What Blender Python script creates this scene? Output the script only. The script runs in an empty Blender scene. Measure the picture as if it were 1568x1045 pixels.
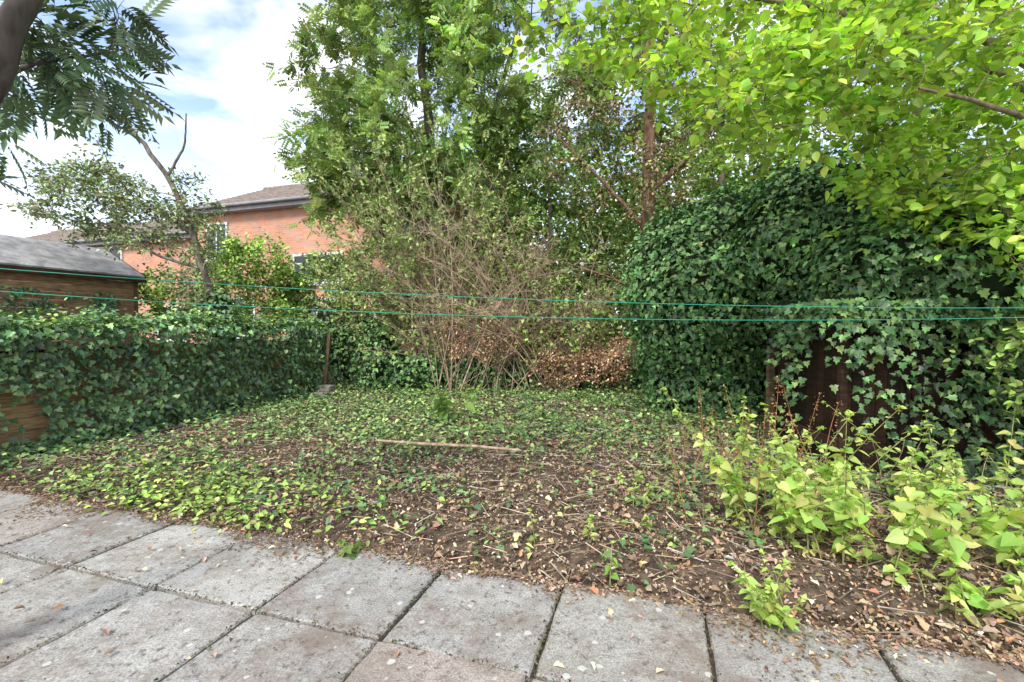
import bpy, math, numpy as np
from mathutils import Vector, noise as mnoise
rng = np.random.default_rng(7)
scene = bpy.context.scene
E1 = np.array([0.955,-0.296,0.0]); E2 = np.array([0.296,0.955,0.0]); UP=np.array([0,0,1.0])
P0 = np.array([0.305,2.627,0.0])

def link(o): scene.collection.objects.link(o); return o
def group(name, objs):
    e = bpy.data.objects.new(name, None); e.empty_display_size=0.3; link(e)
    for o in objs: o.parent = e
    return e
def unit(v): return v/np.maximum(np.linalg.norm(v,axis=-1,keepdims=True),1e-9)
def rnd(n,k=3): return rng.normal(size=(n,k))

# ---------------------------------------------------------------- mesh soup
class Soup:
    def __init__(s): s.v=[];s.l=[];s.t=[];s.c=[];s.n=0
    def leaves(s,TF,pos,N,tip,scale,col):
        T,F=TF; m=len(pos)
        if m==0: return
        Z=unit(N); Y=unit(tip-(tip*Z).sum(1,keepdims=True)*Z); X=np.cross(Y,Z)
        sc=np.broadcast_to(np.asarray(scale,float),(m,))[:,None,None]
        V=pos[:,None,:]+sc*(T[None,:,0:1]*X[:,None]+T[None,:,1:2]*Y[:,None]+T[None,:,2:3]*Z[:,None])
        k=len(T); s.v.append(V.reshape(-1,3))
        s.c.append(np.repeat(np.broadcast_to(col,(m,3)),k,axis=0))
        base=s.n+np.arange(m)*k
        fl=np.concatenate([np.array(f) for f in F]); ft=np.array([len(f) for f in F])
        s.l.append((base[:,None]+fl[None]).ravel()); s.t.append(np.tile(ft,m)); s.n+=m*k
    def tube(s,path,rad,sides=5,col=(1,1,1)):
        path=np.asarray(path,float);k=len(path);rad=np.broadcast_to(rad,(k,))
        d=unit(np.gradient(path,axis=0)); ref=np.array([0.31,0.17,0.93]) if abs(d[0][2])<0.85 else np.array([1.0,0.1,0])
        A=unit(np.cross(d,ref));B=np.cross(d,A)
        th=np.arange(sides)*2*math.pi/sides
        V=path[:,None]+rad[:,None,None]*(np.cos(th)[None,:,None]*A[:,None]+np.sin(th)[None,:,None]*B[:,None])
        s.v.append(V.reshape(-1,3)); s.c.append(np.tile(np.array(col,float),(k*sides,1)))
        i=np.arange(k-1)[:,None]*sides; j=np.arange(sides)[None]; j2=(j+1)%sides
        q=np.stack([i+j,i+j2,i+sides+j2,i+sides+j],-1).reshape(-1)+s.n
        s.l.append(q); s.t.append(np.full((k-1)*sides,4)); s.n+=k*sides
    def poly(s,verts,faces,col=(1,1,1)):
        verts=np.asarray(verts,float); s.v.append(verts); s.c.append(np.tile(np.array(col,float),(len(verts),1)))
        for f in faces: s.l.append(np.array(f)+s.n); s.t.append(np.array([len(f)]))
        s.n+=len(verts)
    def box(s,o,a,b,c,col=(1,1,1)):
        o=np.array(o,float);a=np.array(a,float);b=np.array(b,float);c=np.array(c,float)
        V=[o,o+a,o+a+b,o+b,o+c,o+a+c,o+a+b+c,o+b+c]
        F=[(3,2,1,0),(4,5,6,7),(0,1,5,4),(1,2,6,5),(2,3,7,6),(3,0,4,7)]
        if np.dot(np.cross(a,b),c)<0: F=[f[::-1] for f in F]
        s.poly(V,F,col)
    def build(s,name,mat,smooth=False):
        me=bpy.data.meshes.new(name)
        V=np.concatenate(s.v);L=np.concatenate(s.l).astype(np.int32);T=np.concatenate(s.t).astype(np.int32)
        me.vertices.add(len(V));me.vertices.foreach_set('co',V.astype(np.float32).ravel())
        me.loops.add(len(L));me.loops.foreach_set('vertex_index',L)
        me.polygons.add(len(T));st=np.concatenate([[0],np.cumsum(T)[:-1]]).astype(np.int32)
        me.polygons.foreach_set('loop_start',st)
        me.polygons.foreach_set('use_smooth',np.full(len(T),smooth))
        me.update(calc_edges=True)
        C=np.concatenate(s.c);C4=np.concatenate([C,np.ones((len(C),1))],1).astype(np.float32)
        at=me.color_attributes.new('col','FLOAT_COLOR','POINT'); at.data.foreach_set('color',C4.ravel())
        me.materials.append(mat)
        return link(bpy.data.objects.new(name,me))

def tmpl(half,fold=0.25,faces=None):
    h=np.array(half,float); n=len(h)
    R=[(x,y,abs(x)*fold-0.12*y*y) for x,y in h]
    Lf=[(-x,y,abs(x)*fold-0.12*y*y) for x,y in h[1:-1]]
    V=np.array(R+Lf); right=tuple(range(n)); left=tuple([0,n-1]+[n+i for i in range(n-3,-1,-1)])
    return V,[right,left]
LEAF=tmpl([(0,0),(.26,.25),(.27,.55),(0,1)])
CURL=tmpl([(0,0),(.22,.2),(.34,.42),(.2,.6),(.24,.75),(0,1)],.75)
RHOMB=tmpl([(0,0),(.32,.45),(0,1)])
IVY=tmpl([(0,0),(.16,-.14),(.5,.02),(.3,.28),(.36,.55),(.14,.62),(0,1)],.18)
HEART=tmpl([(0,0),(.2,-.1),(.4,.1),(.38,.35),(.22,.65),(.07,.88),(0,1)],.22)
ELM=tmpl([(0,0),(.2,.06),(.33,.3),(.33,.5),(.2,.75),(.05,.92),(0,1)],.2)
def comp(pairs=5,w_=.085,L_=.32):
    V=[];F=[]
    def lf(b,d,L,w):
        b=np.array(b,float);d=np.array(d,float);d/=np.linalg.norm(d);p=np.array([-d[1],d[0],0]);k=len(V)
        V.extend([b,b+d*L*.45+p*w+[0,0,.02],b+d*L+[0,0,-.03],b+d*L*.45-p*w+[0,0,.02]]);F.extend([(k,k+3,k+2,k+1)])
    for i in range(pairs):
        y=.2+.65*i/pairs; z=-.15*y*y
        lf((0,y,z),(1,.45,-.1),L_,w_); lf((0,y,z),(-1,.45,-.1),L_,w_)
    lf((0,.85,-.12),(0,1,-.2),L_,w_)
    k=len(V);V.extend([np.array([.008,0,0]),np.array([-.008,0,0]),np.array([0,.9,-.13])]);F.append((k,k+2,k+1))
    return np.array(V),F
ASH=comp(4,.095,.36);ROWAN=comp(6,.06,.34)
STICK=(np.array([(.5,0,0),(-.5,0,0),(0,0,.8),(.3,1,0),(-.3,1,0),(0,1,.5)])*np.array([.03,1,.03]),[(0,3,5,2),(2,5,4,1),(1,4,3,0)])

def palette(n,cols,var=.22,probs=None,gain=1.7):
    cols=np.array(cols,float); i=rng.choice(len(cols),n,p=probs)
    return np.minimum(gain*cols[i]*np.exp(rng.normal(0,var,(n,1)))*np.exp(rng.normal(0,.07,(n,3))),.8)

# ---------------------------------------------------------------- materials
def mat(name):
    m=bpy.data.materials.new(name);m.use_nodes=True;nt=m.node_tree
    for n in list(nt.nodes): nt.nodes.remove(n)
    return m,nt,nt.nodes,nt.links
def leaf_mat(name,trans=.4,rough=.45,spec=.4,tcol=(1.35,1.25,.45),diffuse=False):
    m,nt,N,L=mat(name)
    o=N.new('ShaderNodeOutputMaterial');a=N.new('ShaderNodeAttribute');a.attribute_name='col'
    if diffuse:
        p=N.new('ShaderNodeBsdfDiffuse');L.new(a.outputs['Color'],p.inputs['Color'])
    else:
        p=N.new('ShaderNodeBsdfPrincipled');p.inputs['Roughness'].default_value=rough;p.inputs['Specular IOR Level'].default_value=spec
        L.new(a.outputs['Color'],p.inputs['Base Color'])
    if trans>0:
        t=N.new('ShaderNodeBsdfTranslucent');mx=N.new('ShaderNodeMix');mx.data_type='RGBA';mx.blend_type='MULTIPLY'
        mx.inputs['Factor'].default_value=1;L.new(a.outputs['Color'],mx.inputs['A']);mx.inputs['B'].default_value=(*tcol,1)
        L.new(mx.outputs['Result'],t.inputs['Color'])
        ms=N.new('ShaderNodeMixShader');ms.inputs[0].default_value=trans
        L.new(p.outputs[0],ms.inputs[1]);L.new(t.outputs[0],ms.inputs[2]);L.new(ms.outputs[0],o.inputs[0])
    else: L.new(p.outputs[0],o.inputs[0])
    return m
def noisy_mat(name,c1,c2,scale=8,rough=.85,bump=.3,detail=6,stretch=(1,1,1),attr=False,bscale=None):
    m,nt,N,L=mat(name)
    o=N.new('ShaderNodeOutputMaterial');p=N.new('ShaderNodeBsdfPrincipled');p.inputs['Roughness'].default_value=rough
    p.inputs['Specular IOR Level'].default_value=.2
    tc=N.new('ShaderNodeTexCoord');mp=N.new('ShaderNodeMapping');mp.inputs['Scale'].default_value=stretch
    L.new(tc.outputs['Object'],mp.inputs[0])
    n=N.new('ShaderNodeTexNoise');n.inputs['Scale'].default_value=scale;n.inputs['Detail'].default_value=detail;L.new(mp.outputs[0],n.inputs['Vector'])
    r=N.new('ShaderNodeValToRGB');r.color_ramp.elements[0].position=.35;r.color_ramp.elements[1].position=.65
    r.color_ramp.elements[0].color=(*c1,1);r.color_ramp.elements[1].color=(*c2,1);L.new(n.outputs[0],r.inputs[0])
    src=r.outputs[0]
    if attr:
        a=N.new('ShaderNodeAttribute');a.attribute_name='col';mx=N.new('ShaderNodeMix');mx.data_type='RGBA';mx.blend_type='MULTIPLY';mx.inputs['Factor'].default_value=1
        L.new(src,mx.inputs['A']);L.new(a.outputs['Color'],mx.inputs['B']);src=mx.outputs['Result']
    L.new(src,p.inputs['Base Color'])
    if bump>0:
        n2=N.new('ShaderNodeTexNoise');n2.inputs['Scale'].default_value=bscale or scale*4;n2.inputs['Detail'].default_value=4;L.new(mp.outputs[0],n2.inputs['Vector'])
        b=N.new('ShaderNodeBump');b.inputs['Strength'].default_value=bump;b.inputs['Distance'].default_value=.02;L.new(n2.outputs[0],b.inputs['Height']);L.new(b.outputs[0],p.inputs['Normal'])
    L.new(p.outputs[0],o.inputs[0]);return m
M_leaf=leaf_mat('foliage_leaf',0,.6,.3); M_far=leaf_mat('far_foliage',.25,diffuse=True,tcol=(1.2,1.2,.6));M_ivy=leaf_mat('ivy_leaf',0,.42,.42); M_dry=leaf_mat('dry_leaf',0,diffuse=True)
M_bright=leaf_mat('sunlit_leaf',.45,.5,.3,(1.3,1.28,.5))
M_bark=noisy_mat('bark_grey',(.10,.085,.065),(.24,.2,.165),18,.9,0,2,stretch=(1,1,.3),attr=True)
M_rbark=noisy_mat('bark_red',(.15,.085,.055),(.38,.23,.15),14,.9,.9,stretch=(1,1,.2))
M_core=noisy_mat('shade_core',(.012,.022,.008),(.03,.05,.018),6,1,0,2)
M_wood=noisy_mat('weathered_timber',(.15,.105,.07),(.31,.225,.145),6,.8,.3,stretch=(1,1,8),attr=True)
M_soil=noisy_mat('soil',(.055,.04,.028),(.16,.115,.08),14,.95,.8,5,bscale=60)

# ---------------------------------------------------------------- terrain
def sdist(x,y): return (x-P0[0])*E2[0]+(y-P0[1])*E2[1]
def nz(x,y,f,z=0.0): 
    return np.array([mnoise.noise(Vector((a*f,b*f,z))) for a,b in zip(np.ravel(x),np.ravel(y))]).reshape(np.shape(x))
def smooth(t): t=np.clip(t,0,1);return t*t*(3-2*t)
def gz(x,y):
    s=sdist(x,y); b=.045+.035*nz(x,y,.9)+.025*nz(x,y,3.1)+.09*smooth((s-2.5)/6)
    return np.where(s<-0.02,-.045,-.045+smooth((s+.02)/.45)*(b+.045))
g=np.concatenate([[-400,-150,-60,-30,-18,-12],np.arange(-9,9.01,.1),[12,18,30,60,150,400]])
gy=np.concatenate([[-400,-100,-30,-10,-3],np.arange(0,14.01,.1),[18,25,40,80,180,400]])
X,Y=np.meshgrid(g,gy);Zg=gz(X,Y); Zg=np.where(sdist(X,Y)<-.02,-.045,Zg)
s=Soup();V=np.stack([X,Y,Zg],-1).reshape(-1,3);nx=len(g)
i,j=np.meshgrid(np.arange(len(gy)-1),np.arange(nx-1),indexing='ij');a=(i*nx+j).ravel()
s.v=[V];s.c=[np.ones((len(V),3))];s.l=[np.stack([a,a+1,a+nx+1,a+nx],-1).ravel()];s.t=[np.full(len(a),4)];s.n=len(V)
ground=s.build('ground',M_soil,True)

# ---------------------------------------------------------------- patio
def patio_mat():
    m,nt,N,L=mat('concrete_slab')
    o=N.new('ShaderNodeOutputMaterial');p=N.new('ShaderNodeBsdfPrincipled');p.inputs['Roughness'].default_value=.85;p.inputs['Specular IOR Level'].default_value=.25
    tc=N.new('ShaderNodeTexCoord')
    def no(sc,d=6,r=.6):
        n=N.new('ShaderNodeTexNoise');n.inputs['Scale'].default_value=sc;n.inputs['Detail'].default_value=d;n.inputs['Roughness'].default_value=r;L.new(tc.outputs['Object'],n.inputs['Vector']);return n.outputs[0]
    def ramp(x,stops):
        r=N.new('ShaderNodeValToRGB');e=r.color_ramp.elements
        for k,(pos,c) in enumerate(stops):
            el=e[k] if k<2 else e.new(pos)
            el.position=pos;el.color=(*c,1) if isinstance(c,tuple) else (c,c,c,1)
        L.new(x,r.inputs[0]);return r.outputs[0]
    def mix(f,a,b,bt='MIX'):
        mx=N.new('ShaderNodeMix');mx.data_type='RGBA';mx.blend_type=bt
        if isinstance(f,float): mx.inputs['Factor'].default_value=f
        else: L.new(f,mx.inputs['Factor'])
        for sck,v in (('A',a),('B',b)):
            if isinstance(v,tuple): mx.inputs[sck].default_value=(*v,1)
            else: L.new(v,mx.inputs[sck])
        return mx.outputs['Result']
    base=ramp(no(5,8,.7),[(.3,(.31,.298,.27)),(.7,(.50,.487,.455))])
    at=N.new('ShaderNodeAttribute');at.attribute_name='col'
    base=mix(1.0,base,at.outputs['Color'],'MULTIPLY')
    fine=ramp(no(110,3),[(.38,.55),(.62,1.2)]);base=mix(.8,base,fine,'MULTIPLY')
    st=ramp(no(1.7,9,.74),[(.47,0.0),(.62,.8)]);base=mix(st,base,(.215,.165,.13))
    sp=ramp(no(19,6,.78),[(.54,0.0),(.63,.85)]);base=mix(sp,base,(.13,.10,.078))
    v=N.new('ShaderNodeTexVoronoi');v.inputs['Scale'].default_value=13;L.new(tc.outputs['Object'],v.inputs['Vector'])
    d=N.new('ShaderNodeTexNoise');d.inputs['Scale'].default_value=60;L.new(tc.outputs['Object'],d.inputs['Vector'])
    ad=N.new('ShaderNodeMath');ad.operation='MULTIPLY_ADD';L.new(d.outputs[0],ad.inputs[0]);ad.inputs[1].default_value=.3;L.new(v.outputs['Distance'],ad.inputs[2])
    sepc=N.new('ShaderNodeSeparateColor');L.new(v.outputs['Color'],sepc.inputs[0])
    gt=N.new('ShaderNodeMath');gt.operation='MULTIPLY_ADD';L.new(sepc.outputs[0],gt.inputs[0]);gt.inputs[1].default_value=.6;L.new(ad.outputs[0],gt.inputs[2])
    li=ramp(gt.outputs[0],[(.37,.7),(.42,0.0)]);base=mix(li,base,(.62,.62,.57))
    gm=ramp(no(2.2,5,.6),[(.6,0.0),(.75,.5)]);base=mix(gm,base,(.16,.17,.075))
    L.new(base,p.inputs['Base Color'])
    b=N.new('ShaderNodeBump');b.inputs['Strength'].default_value=.7;b.inputs['Distance'].default_value=.006;L.new(no(45,6,.7),b.inputs['Height']);L.new(b.outputs[0],p.inputs['Normal'])
    L.new(p.outputs[0],o.inputs[0]);return m
s=Soup();S=.755;B=.745;gap=.01
tints=[(1,1,1),(.95,.94,.93),(1.1,1.1,1.08),(.85,.84,.84),(1.0,.92,.88),(1.03,1.02,.98)]
for r in range(0,10):
    for c in range(-12,9):
        a0=c*S+gap;a1=(c+1)*S-gap;b1=-r*B-gap;b0=-(r+1)*B+gap
        dz=rng.uniform(-.007,.007);tx,ty=rng.uniform(-.008,.008,2);col=np.array(tints[rng.choice(6,p=[.25,.2,.2,.15,.1,.1])])*rng.uniform(.88,1.08)
        if r==1 and c==-1: col=np.array((.92,.82,.77))
        ring=[]
        for (ins,z) in ((0,-.05),(0,-.008),(.009,0)):
            pts=[]
            A0,A1,B0,B1=a0+ins,a1-ins,b0+ins,b1-ins
            n=8
            for t in range(n): pts.append((A0+(A1-A0)*t/n,B0))
            for t in range(n): pts.append((A1,B0+(B1-B0)*t/n))
            for t in range(n): pts.append((A1-(A1-A0)*t/n,B1))
            for t in range(n): pts.append((A0,B1-(B1-B0)*t/n))
            ring.append((pts,z))
        jit=rng.normal(0,.003,(32,2)); 
        for cc in (0,8,16,24): jit[cc]+=rng.normal(0,.005,2)
        V=[]
        for pts,z in ring:
            for q,(aa,bb) in enumerate(pts):
                w=P0+E1*(aa+jit[q,0])+E2*(bb+jit[q,1]); V.append((w[0],w[1],z+dz+tx*(aa-a0)/S+ty*(bb-b0)/B))
        F=[tuple(range(64,96))]
        for k in range(2):
            for q in range(32): F.append((k*32+q,k*32+(q+1)%32,(k+1)*32+(q+1)%32,(k+1)*32+q))
        s.poly(V,F,col)
s.build('patio_paving',patio_mat())

# ---------------------------------------------------------------- litter / ground cover
def in_garden(x,y):
    fx=-5.6+.309*(y-4.98)
    return (x>fx-.05)
s=Soup();browns=[(.33,.235,.155),(.43,.33,.225),(.23,.155,.10),(.15,.105,.07),(.36,.215,.115),(.5,.41,.3),(.21,.16,.12)]
def scatter(n,pw,ymax,e=.07):
    x=rng.uniform(-8,7,n);y=2.0+rng.uniform(0,1,n)**pw*ymax
    sd=sdist(x,y);k=in_garden(x,y)&(sd>-.02+e*rng.normal(size=n))&(x<6.5);return x[k],y[k],sd[k]
x,y,sd=scatter(56000,1.6,8.5);n=len(x)
z=np.maximum(gz(x,y),0.0)+rng.uniform(.002,.05,n)*np.clip(sd*3,.1,1)
s.leaves(CURL,np.stack([x,y,z],1),unit(UP+rnd(n)*.65),rnd(n),.016+rng.exponential(.016,n).clip(0,.05),palette(n,browns,.3,[.22,.14,.2,.18,.09,.05,.12],gain=1.3))
x,y,sd=scatter(70000,1.9,6.0,.1);n=len(x)
z=np.maximum(gz(x,y),0.0)+rng.uniform(.001,.02,n)*np.clip(sd*3,.2,1)
s.leaves(RHOMB,np.stack([x,y,z],1),unit(UP+rnd(n)*.6),rnd(n),rng.uniform(.008,.03,n),palette(n,browns,.3,gain=1.15))
k=150;a=rng.uniform(-5,3,k);b=-np.abs(rng.normal(0,.7,k));pp=P0+E1*a[:,None]+E2*b[:,None];pp[:,2]=.014
s.leaves(CURL,pp,unit(UP+rnd(k)*.25),rnd(k),rng.uniform(.012,.05,k),palette(k,browns,.3))
k=8500;a=rng.uniform(-6,4,k);b=-np.abs(rng.normal(0,.15,k))*np.clip(.5+1.6*nz(a,a*0,1.3,4),.15,2);pp=P0+E1*a[:,None]+E2*b[:,None];pp[:,2]=.009
s.leaves(LEAF,pp,unit(UP+rnd(k)*.3),rnd(k),rng.uniform(.006,.032,k),palette(k,browns[2:4]+browns[:1],.3,gain=1.1))
k=5000;a=rng.uniform(-6,4,k);b=-rng.uniform(0,2.5,k);q=nz(a,b,1.7,9)>.08;a,b=a[q],b[q];k=len(a);pp=P0+E1*a[:,None]+E2*b[:,None];pp[:,2]=.009
s.leaves(RHOMB,pp,unit(UP+rnd(k)*.3),rnd(k),rng.uniform(.004,.014,k),palette(k,[(.09,.07,.05)],.3,gain=1))
jc=[(.08,.06,.045),(.12,.09,.065),(.09,.12,.035),(.18,.135,.09)]
for r in range(1,5):
    k=1300;a=rng.uniform(-6,4,k);pp=P0+E1*a[:,None]+E2*(-r*B+rng.normal(0,.014,k)*(1+nz(a,a*0,2,r)))[:,None];pp[:,2]=.002
    s.leaves(RHOMB,pp,unit(UP+rnd(k)*.5),rnd(k),rng.uniform(.006,.02,k),palette(k,jc,.3,gain=1))
for c in range(-8,6):
    k=650;b=-rng.uniform(0,4,k);pp=P0+E1*(c*S+rng.normal(0,.014,k))[:,None]+E2*b[:,None];pp[:,2]=.002
    s.leaves(RHOMB,pp,unit(UP+rnd(k)*.5),rnd(k),rng.uniform(.006,.02,k),palette(k,jc,.3,gain=1))
k=7500;x=rng.uniform(-5.5,5,k);y=rng.uniform(2,9,k);kk=(sdist(x,y)>.03)&in_garden(x,y);x,y=x[kk],y[kk];k=len(x)
s.leaves(STICK,np.stack([x,y,gz(x,y)+rng.uniform(.01,.06,k)],1),unit(UP+rnd(k)*.1),rnd(k)*np.array([1,1,.2]),rng.uniform(.05,.24,k),palette(k,[(.3,.24,.17),(.17,.13,.095),(.4,.33,.25)],gain=1.2))
s.build('leaf_litter',M_dry)

def tufts(s,T,cx,cy,h,nl,size,cols,var=.25):
    m=len(cx);z0=gz(cx,cy)
    rep=rng.integers(nl[0],nl[1],m);idx=np.repeat(np.arange(m),rep);n=len(idx)
    hh=h[idx]*rng.uniform(.15,1,n);sp=.05+h[idx]*.35
    d=rnd(n,2)*sp[:,None]
    pos=np.stack([cx[idx]+d[:,0],cy[idx]+d[:,1],z0[idx]+.02+hh],1)
    cl=np.exp(rng.normal(0,.2,m))[idx][:,None]
    s.leaves(T,pos,unit(UP+rnd(n)*.42),np.stack([d[:,0],d[:,1],np.zeros(n)],1)+rnd(n)*.04,size*rng.uniform(.5,1.35,n),palette(n,cols,var)*cl)
greens=[(.125,.185,.055),(.09,.15,.045),(.155,.215,.06),(.19,.25,.08)]
n=19000;x=rng.uniform(-6,6.5,n);y=2.3+rng.uniform(0,1,n)**.95*9.5;sd=sdist(x,y)
pn=nz(x,y,.75,3.3)+.8*nz(x,y,2.2,8)
ld=(x-P0[0])*E1[0]+(y-P0[1])*E1[1]
pr=.06+smooth((sd-.5)/3.4)*.74+pn*.85+np.where((ld<-2.0)&(sd<1.8),.14,0)-np.where((ld>-1.5)&(sd<1.5),.08,0)
keep=in_garden(x,y)&(sd>.12)&(rng.uniform(0,1,n)<pr);x,y,sd=x[keep],y[keep],sd[keep]
s=Soup();k=len(x);half=rng.uniform(size=k)<.5
tufts(s,IVY,x[half],y[half],rng.uniform(.02,.11,half.sum()),(3,7),.054,[(.06,.115,.045),(.085,.145,.05),(.11,.17,.06)])
tufts(s,LEAF,x[~half],y[~half],rng.uniform(.03,.15,(~half).sum()),(2,7),.05,greens)
k=300;a=rng.normal(-3.3,.85,k);b=np.abs(rng.normal(.3,.3,k))+.03;pp=P0+E1*a[:,None]+E2*b[:,None]
tufts(s,LEAF,pp[:,0],pp[:,1],rng.uniform(.04,.14,k),(3,8),.055,[(.17,.25,.055),(.14,.21,.045),(.22,.29,.07)])
k=750;x=rng.uniform(-4.5,5,k);y=rng.uniform(5.0,10.5,k);q=in_garden(x,y);tufts(s,HEART,x[q],y[q],rng.uniform(.1,.32,q.sum()),(4,8),.055,greens)
s.build('ground_ivy',M_leaf)

# ---------------------------------------------------------------- ivy volumes
def lump(P,amp=.16,f=1.5):
    return np.array([amp*mnoise.noise(Vector(p*f))+amp*.5*mnoise.noise(Vector(p*f*2.7)) for p in P])
def ivy_ellipsoids(ells,dens,size,cols,core_name,ivy_name,amp=.2,T=IVY,material=None,var=.28,zmin=.03):
    s=Soup();core=Soup()
    for ei,(c,r) in enumerate(ells):
        c=np.array(c,float);r=np.array(r,float)
        area=4*math.pi*((r[0]*r[1])**1.6/3+(r[0]*r[2])**1.6/3+(r[1]*r[2])**1.6/3)**(1/1.6);n=int(area*dens)
        u=unit(rnd(n));P=c+u*r;Nn=unit(u/r);k=np.ones(n,bool)
        for ej,(c2,r2) in enumerate(ells):
            if ej!=ei: k&=((((P-np.array(c2))/np.array(r2))**2).sum(1)>.8)
        k&=P[:,2]>zmin
        P,Nn=P[k],Nn[k];n=len(P);dl=lump(P,amp)
        P=P+Nn*(dl+rng.exponential(.045,n)-.06)[:,None]
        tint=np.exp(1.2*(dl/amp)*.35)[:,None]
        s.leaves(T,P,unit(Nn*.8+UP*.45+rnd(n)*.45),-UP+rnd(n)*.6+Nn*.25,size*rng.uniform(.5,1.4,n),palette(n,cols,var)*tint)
        m=max(3,n//90);ii=rng.choice(n,m)
        for q in ii:
            L=rng.uniform(.1,.42);d=unit(Nn[q]+rnd(1)[0]*.4+UP*.2);pts=P[q]+d*np.linspace(0,L,9)[:,None];pts[:,2]-=np.linspace(0,1,9)**2*L*.3
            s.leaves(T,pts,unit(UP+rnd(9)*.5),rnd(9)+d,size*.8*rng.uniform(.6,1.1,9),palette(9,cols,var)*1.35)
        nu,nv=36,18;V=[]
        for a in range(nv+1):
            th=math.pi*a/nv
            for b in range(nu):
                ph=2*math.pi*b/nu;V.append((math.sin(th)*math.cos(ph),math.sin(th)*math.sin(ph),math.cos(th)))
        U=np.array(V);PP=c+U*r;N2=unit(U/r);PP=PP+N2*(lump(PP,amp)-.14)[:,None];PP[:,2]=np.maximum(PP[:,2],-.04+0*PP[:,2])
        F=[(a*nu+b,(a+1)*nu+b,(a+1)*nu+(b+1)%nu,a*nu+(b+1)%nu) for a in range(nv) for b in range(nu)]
        core.poly(PP,F)  # solid filler blocking see-through; inner shade is put into its dark colour
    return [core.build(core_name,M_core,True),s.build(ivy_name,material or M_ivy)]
ivyc=[(.05,.115,.036),(.065,.14,.043),(.09,.17,.052),(.045,.085,.036),(.13,.2,.06)]
mound=ivy_ellipsoids([((3.45,7.3,2.1),(1.6,1.3,1.45)),((4.4,6.1,2.6),(1.5,1.2,1.1)),((3.3,7.7,.8),(1.15,1.0,1.0)),((4.35,4.6,2.05),(1.15,.8,.66)),((5.6,5.2,1.8),(1.2,1.1,1.3))],600,.07,ivyc,'ivy_shade_core','ivy_leaves',.26)
s=Soup();A=np.array([3.32,5.7,-.04]);Bp=np.array([3.22,4.45,-.04]);C=np.array([5.0,4.3,-.04]);HW=1.75
def planks(s,a,b,h,w=.12,th=.02,z=0,cols=None,horizontal=False):
    a=np.array(a,float);b=np.array(b,float);d=b-a;L=np.linalg.norm(d[:2]);d=d/L;nn=np.array([-d[1],d[0],0])
    cols=cols or [(.3,.25,.22),(.4,.3,.26),(.22,.18,.16)]
    if horizontal:
        k=int(h/w)
        for i in range(k): 
            o=a+UP*(z+i*w)+nn*0; s.box(o,d*L,nn*th,UP*(w-.004)+nn*.012,np.array(cols[rng.integers(len(cols))])*rng.uniform(.85,1.1))
    else:
        k=int(L/w)
        for i in range(k):
            s.box(a+d*(i*w)+UP*z,d*(w-.006),nn*(th+rng.uniform(0,.006)),UP*(h+rng.uniform(-.01,.01)),np.array(cols[rng.integers(len(cols))])*rng.uniform(.8,1.15))
dk=[(.10,.075,.06),(.13,.09,.07),(.07,.055,.05)]
planks(s,A,Bp,HW,.11,.022,cols=dk);planks(s,Bp,C,HW,.11,.022,cols=dk)
s.box(A+np.array([-.1,-.02,0]),(.07,0,0),(0,.07,0),(0,0,1.3),(.6,.54,.46))
s.box(Bp+np.array([-.04,-.06,0]),(.07,0,0),(0,.05,0),(0,0,HW-.05),(.18,.14,.13))
s.box(Bp+np.array([-.03,-.03,.35]),(A-Bp)*.97,(-.035,0,0),(0,0,.09),(.2,.16,.14))
wl=s.build('timber_walls',M_wood)
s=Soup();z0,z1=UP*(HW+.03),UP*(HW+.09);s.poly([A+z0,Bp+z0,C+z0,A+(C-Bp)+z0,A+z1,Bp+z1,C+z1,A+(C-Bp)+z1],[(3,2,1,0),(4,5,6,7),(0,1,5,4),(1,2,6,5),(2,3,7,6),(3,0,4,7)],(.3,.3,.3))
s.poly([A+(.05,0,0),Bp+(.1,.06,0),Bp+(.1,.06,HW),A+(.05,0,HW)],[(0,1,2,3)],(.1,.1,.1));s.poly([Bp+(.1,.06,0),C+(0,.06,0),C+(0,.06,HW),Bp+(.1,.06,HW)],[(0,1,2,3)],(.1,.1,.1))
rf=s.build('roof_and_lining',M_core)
s=Soup();n=1900;f=rng.uniform(0,1,n);top=1.75-rng.exponential(.22,n)*(1+.8*np.sin(f*17))
P=np.where((f<.35)[:,None],A+(Bp-A)*(f/.35)[:,None],Bp+(C-Bp)*((f-.35)/.65)[:,None]);P=P+np.array([-.14,-.2,0])+rnd(n)*.07;P[:,2]=top
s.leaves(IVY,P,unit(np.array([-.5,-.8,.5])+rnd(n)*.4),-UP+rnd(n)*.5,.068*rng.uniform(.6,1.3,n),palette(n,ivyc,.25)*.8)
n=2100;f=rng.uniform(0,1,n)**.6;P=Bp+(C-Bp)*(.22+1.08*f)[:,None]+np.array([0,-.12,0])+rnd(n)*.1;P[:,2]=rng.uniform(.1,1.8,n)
s.leaves(IVY,P,unit(np.array([-.3,-.8,.5])+rnd(n)*.45),-UP+rnd(n)*.5,.065*rng.uniform(.6,1.3,n),palette(n,ivyc,.25)*.5)  # leaf colour darkened to paint in the shadow over this curtain
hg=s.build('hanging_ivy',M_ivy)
group('ivy_covered_shed',mound+[wl,rf,hg])

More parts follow.
